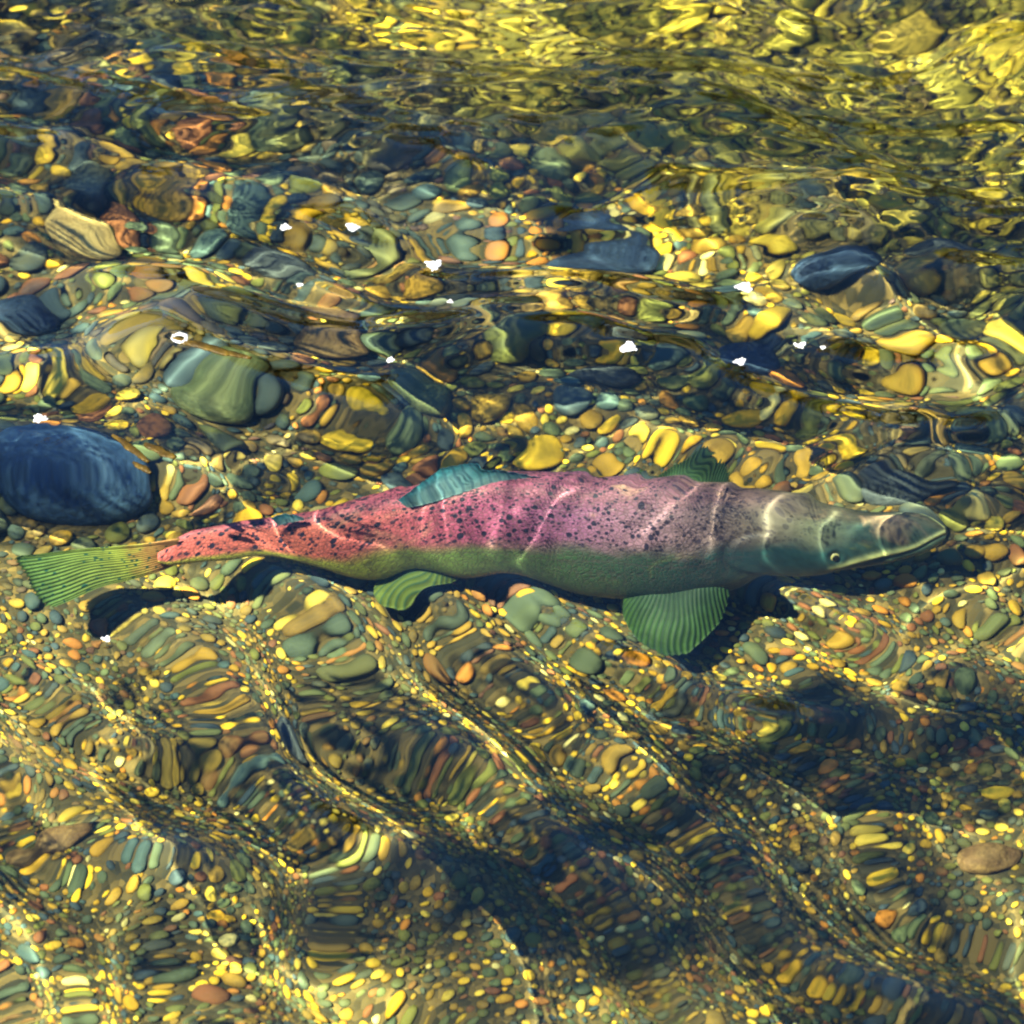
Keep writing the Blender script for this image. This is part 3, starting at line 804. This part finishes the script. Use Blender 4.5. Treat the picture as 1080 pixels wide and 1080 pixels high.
# ------------------------------------------------------------------ autumn wood on the far bank, met in the reflections; added shade branch
def wood_mats():
    m, nt, out = material('autumn leaves'); g = NT(nt)
    rnd = g.n('NewGeometry').outputs['Random Per Island']
    c = g.ramp(rnd, [(0.0, (0.34, 0.22, 0.02)), (0.3, (0.20, 0.16, 0.02)), (0.55, (0.42, 0.27, 0.03)), (0.8, (0.10, 0.11, 0.02)), (1.0, (0.26, 0.14, 0.02))])
    d = g.n('BsdfDiffuse'); g.l(c, d.inputs[0]); tr = g.n('BsdfTranslucent'); g.l(c, tr.inputs[0])
    mx = g.n('MixShader'); mx.inputs[0].default_value = 0.5; g.l(d.outputs[0], mx.inputs[1]); g.l(tr.outputs[0], mx.inputs[2]); g.l(mx.outputs[0], out.inputs[0])
    return m
LEAF = wood_mats()
BARK = plain_stone('bark', (0.05, 0.04, 0.03), (0.10, 0.08, 0.06))
lr = np.random.default_rng(77)
lv, lf, off = [], [], 0
def add_tube(p0, p1, r0, r1):
    global off
    p0, p1 = np.array(p0, float), np.array(p1, float); d = p1 - p0; d /= np.linalg.norm(d)
    a = np.cross(d, [0.3, 0.9, 0.1]); a /= np.linalg.norm(a); b = np.cross(d, a)
    for p, r in ((p0, r0), (p1, r1)):
        for k in range(6): lv.append(p + r * (a * math.cos(k * math.pi / 3) + b * math.sin(k * math.pi / 3)))
    for k in range(6): lf.append([off + k, off + (k + 1) % 6, off + 6 + (k + 1) % 6, off + 6 + k])
    off += 12
tree_spots = []
for k in range(46):
    x = lr.uniform(-0.3, 16); y = lr.uniform(8.0, 16.0)
    hgt = lr.uniform(1.6, 2.8) + 0.10 * (y - 8) + (0.8 if x > 0 else 0)
    z0 = float(bed_z(x, y)); tree_spots.append((x, y, z0, hgt))
    add_tube((x, y, z0 - 0.2), (x + lr.normal(0, .2), y, z0 + hgt * 0.8), 0.10, 0.04)
    for q in range(5):
        zz0 = z0 + hgt * lr.uniform(0.3, 0.7); add_tube((x, y, zz0), (x + lr.normal(0, .9), y + lr.normal(0, .9), zz0 + lr.uniform(0.4, 1.1)), 0.04, 0.015)
add_tube((-2.6, -5.2, 0.6), (-2.2, -4.5, 3.5), 0.14, 0.08)  # added limb out of view that carries the shade clumps
add_tube((-2.2, -4.5, 3.5), (-1.7, -3.3, 3.7), 0.05, 0.03); add_tube((-1.7, -3.3, 3.7), (-1.6, -2.3, 3.6), 0.028, 0.012)
shade_c = []  # leaf clumps added out of view to darken patches of the bed
for (px, py, rad, tt) in ((845, 755, .050, 4.0), (895, 790, .065, 4.0), (950, 830, .050, 4.1), (1025, 762, .050, 4.2), (1070, 780, .050, 4.2), (690, 860, .050, 4.1), (630, 885, .065, 4.0), (560, 905, .065, 4.2),
                          (485, 925, .065, 4.1), (420, 930, .045, 4.1), (780, 800, .035, 4.1), (760, 900, .03, 4.1), (30, 215, .07, 4.2), (665, 262, .045, 4.1), (790, 372, .035, 4.2), (640, 990, .07, 4.1)):
    q = ground(px, py, BED) + Vector((SUN_DIR.x, SUN_DIR.y, 0)).normalized() * (0.42 * SUN_IN.xy.length / SUN_IN.z) + Vector((0, 0, 0.42)) + SUN_DIR * tt
    shade_c.append((q, rad)); add_tube((-1.6, -2.3, 3.6), q, 0.006, 0.003)
ntrunk = len(lf)
for q, rad in shade_c:
    for k in range(int(6500 * rad * rad) + 6):
        p_ = np.array(q) + lr.normal(0, rad * 0.52, 3); a_ = lr.normal(0, 1, 3); a_ /= np.linalg.norm(a_); b_ = np.cross(a_, lr.normal(0, 1, 3)); b_ /= np.linalg.norm(b_); s_ = lr.uniform(0.022, 0.04)
        lv.extend((p_ - a_ * s_, p_ + b_ * s_ * 0.6, p_ + a_ * s_, p_ - b_ * s_ * 0.6)); lf.append([off, off + 1, off + 2, off + 3]); off += 4
for (x, y, z0, hgt) in tree_spots:
    for c in range(26):
        d = lr.normal(0, 1, 3); d /= np.linalg.norm(d); rad = lr.uniform(0.4, 1.0)
        cc = np.array([x, y, z0 + hgt * 0.62]) + d * rad * np.array([1.1, 1.1, hgt * 0.40])
        P = cc + lr.normal(0, 0.22, (34, 3)); n1 = lr.normal(0, 1, (34, 3)); n1 /= np.linalg.norm(n1, axis=1)[:, None]
        n2 = np.cross(n1, lr.normal(0, 1, (34, 3))); n2 /= np.linalg.norm(n2, axis=1)[:, None]
        s = lr.uniform(0.05, 0.10, (34, 1))
        for p_, a_, b_, s_ in zip(P, n1, n2, s):
            lv.extend((p_ - a_ * s_, p_ + b_ * s_ * 0.6, p_ + a_ * s_, p_ - b_ * s_ * 0.6)); lf.append([off, off + 1, off + 2, off + 3]); off += 4
wme = mesh_np('woodland_with_shade_leaves', np.array(lv), np.array(lf), False)
wme.materials.append(LEAF); wme.materials.append(BARK)
mi = np.zeros(len(lf), np.int32); mi[:ntrunk] = 1; wme.polygons.foreach_set('material_index', mi)
wood = link('woodland_with_shade_leaves', wme, wet=False)
tag(wood, 'golden autumn wood along the banks, mirrored in the ripples, with unseen leaf clumps added for shade', kind='stuff')
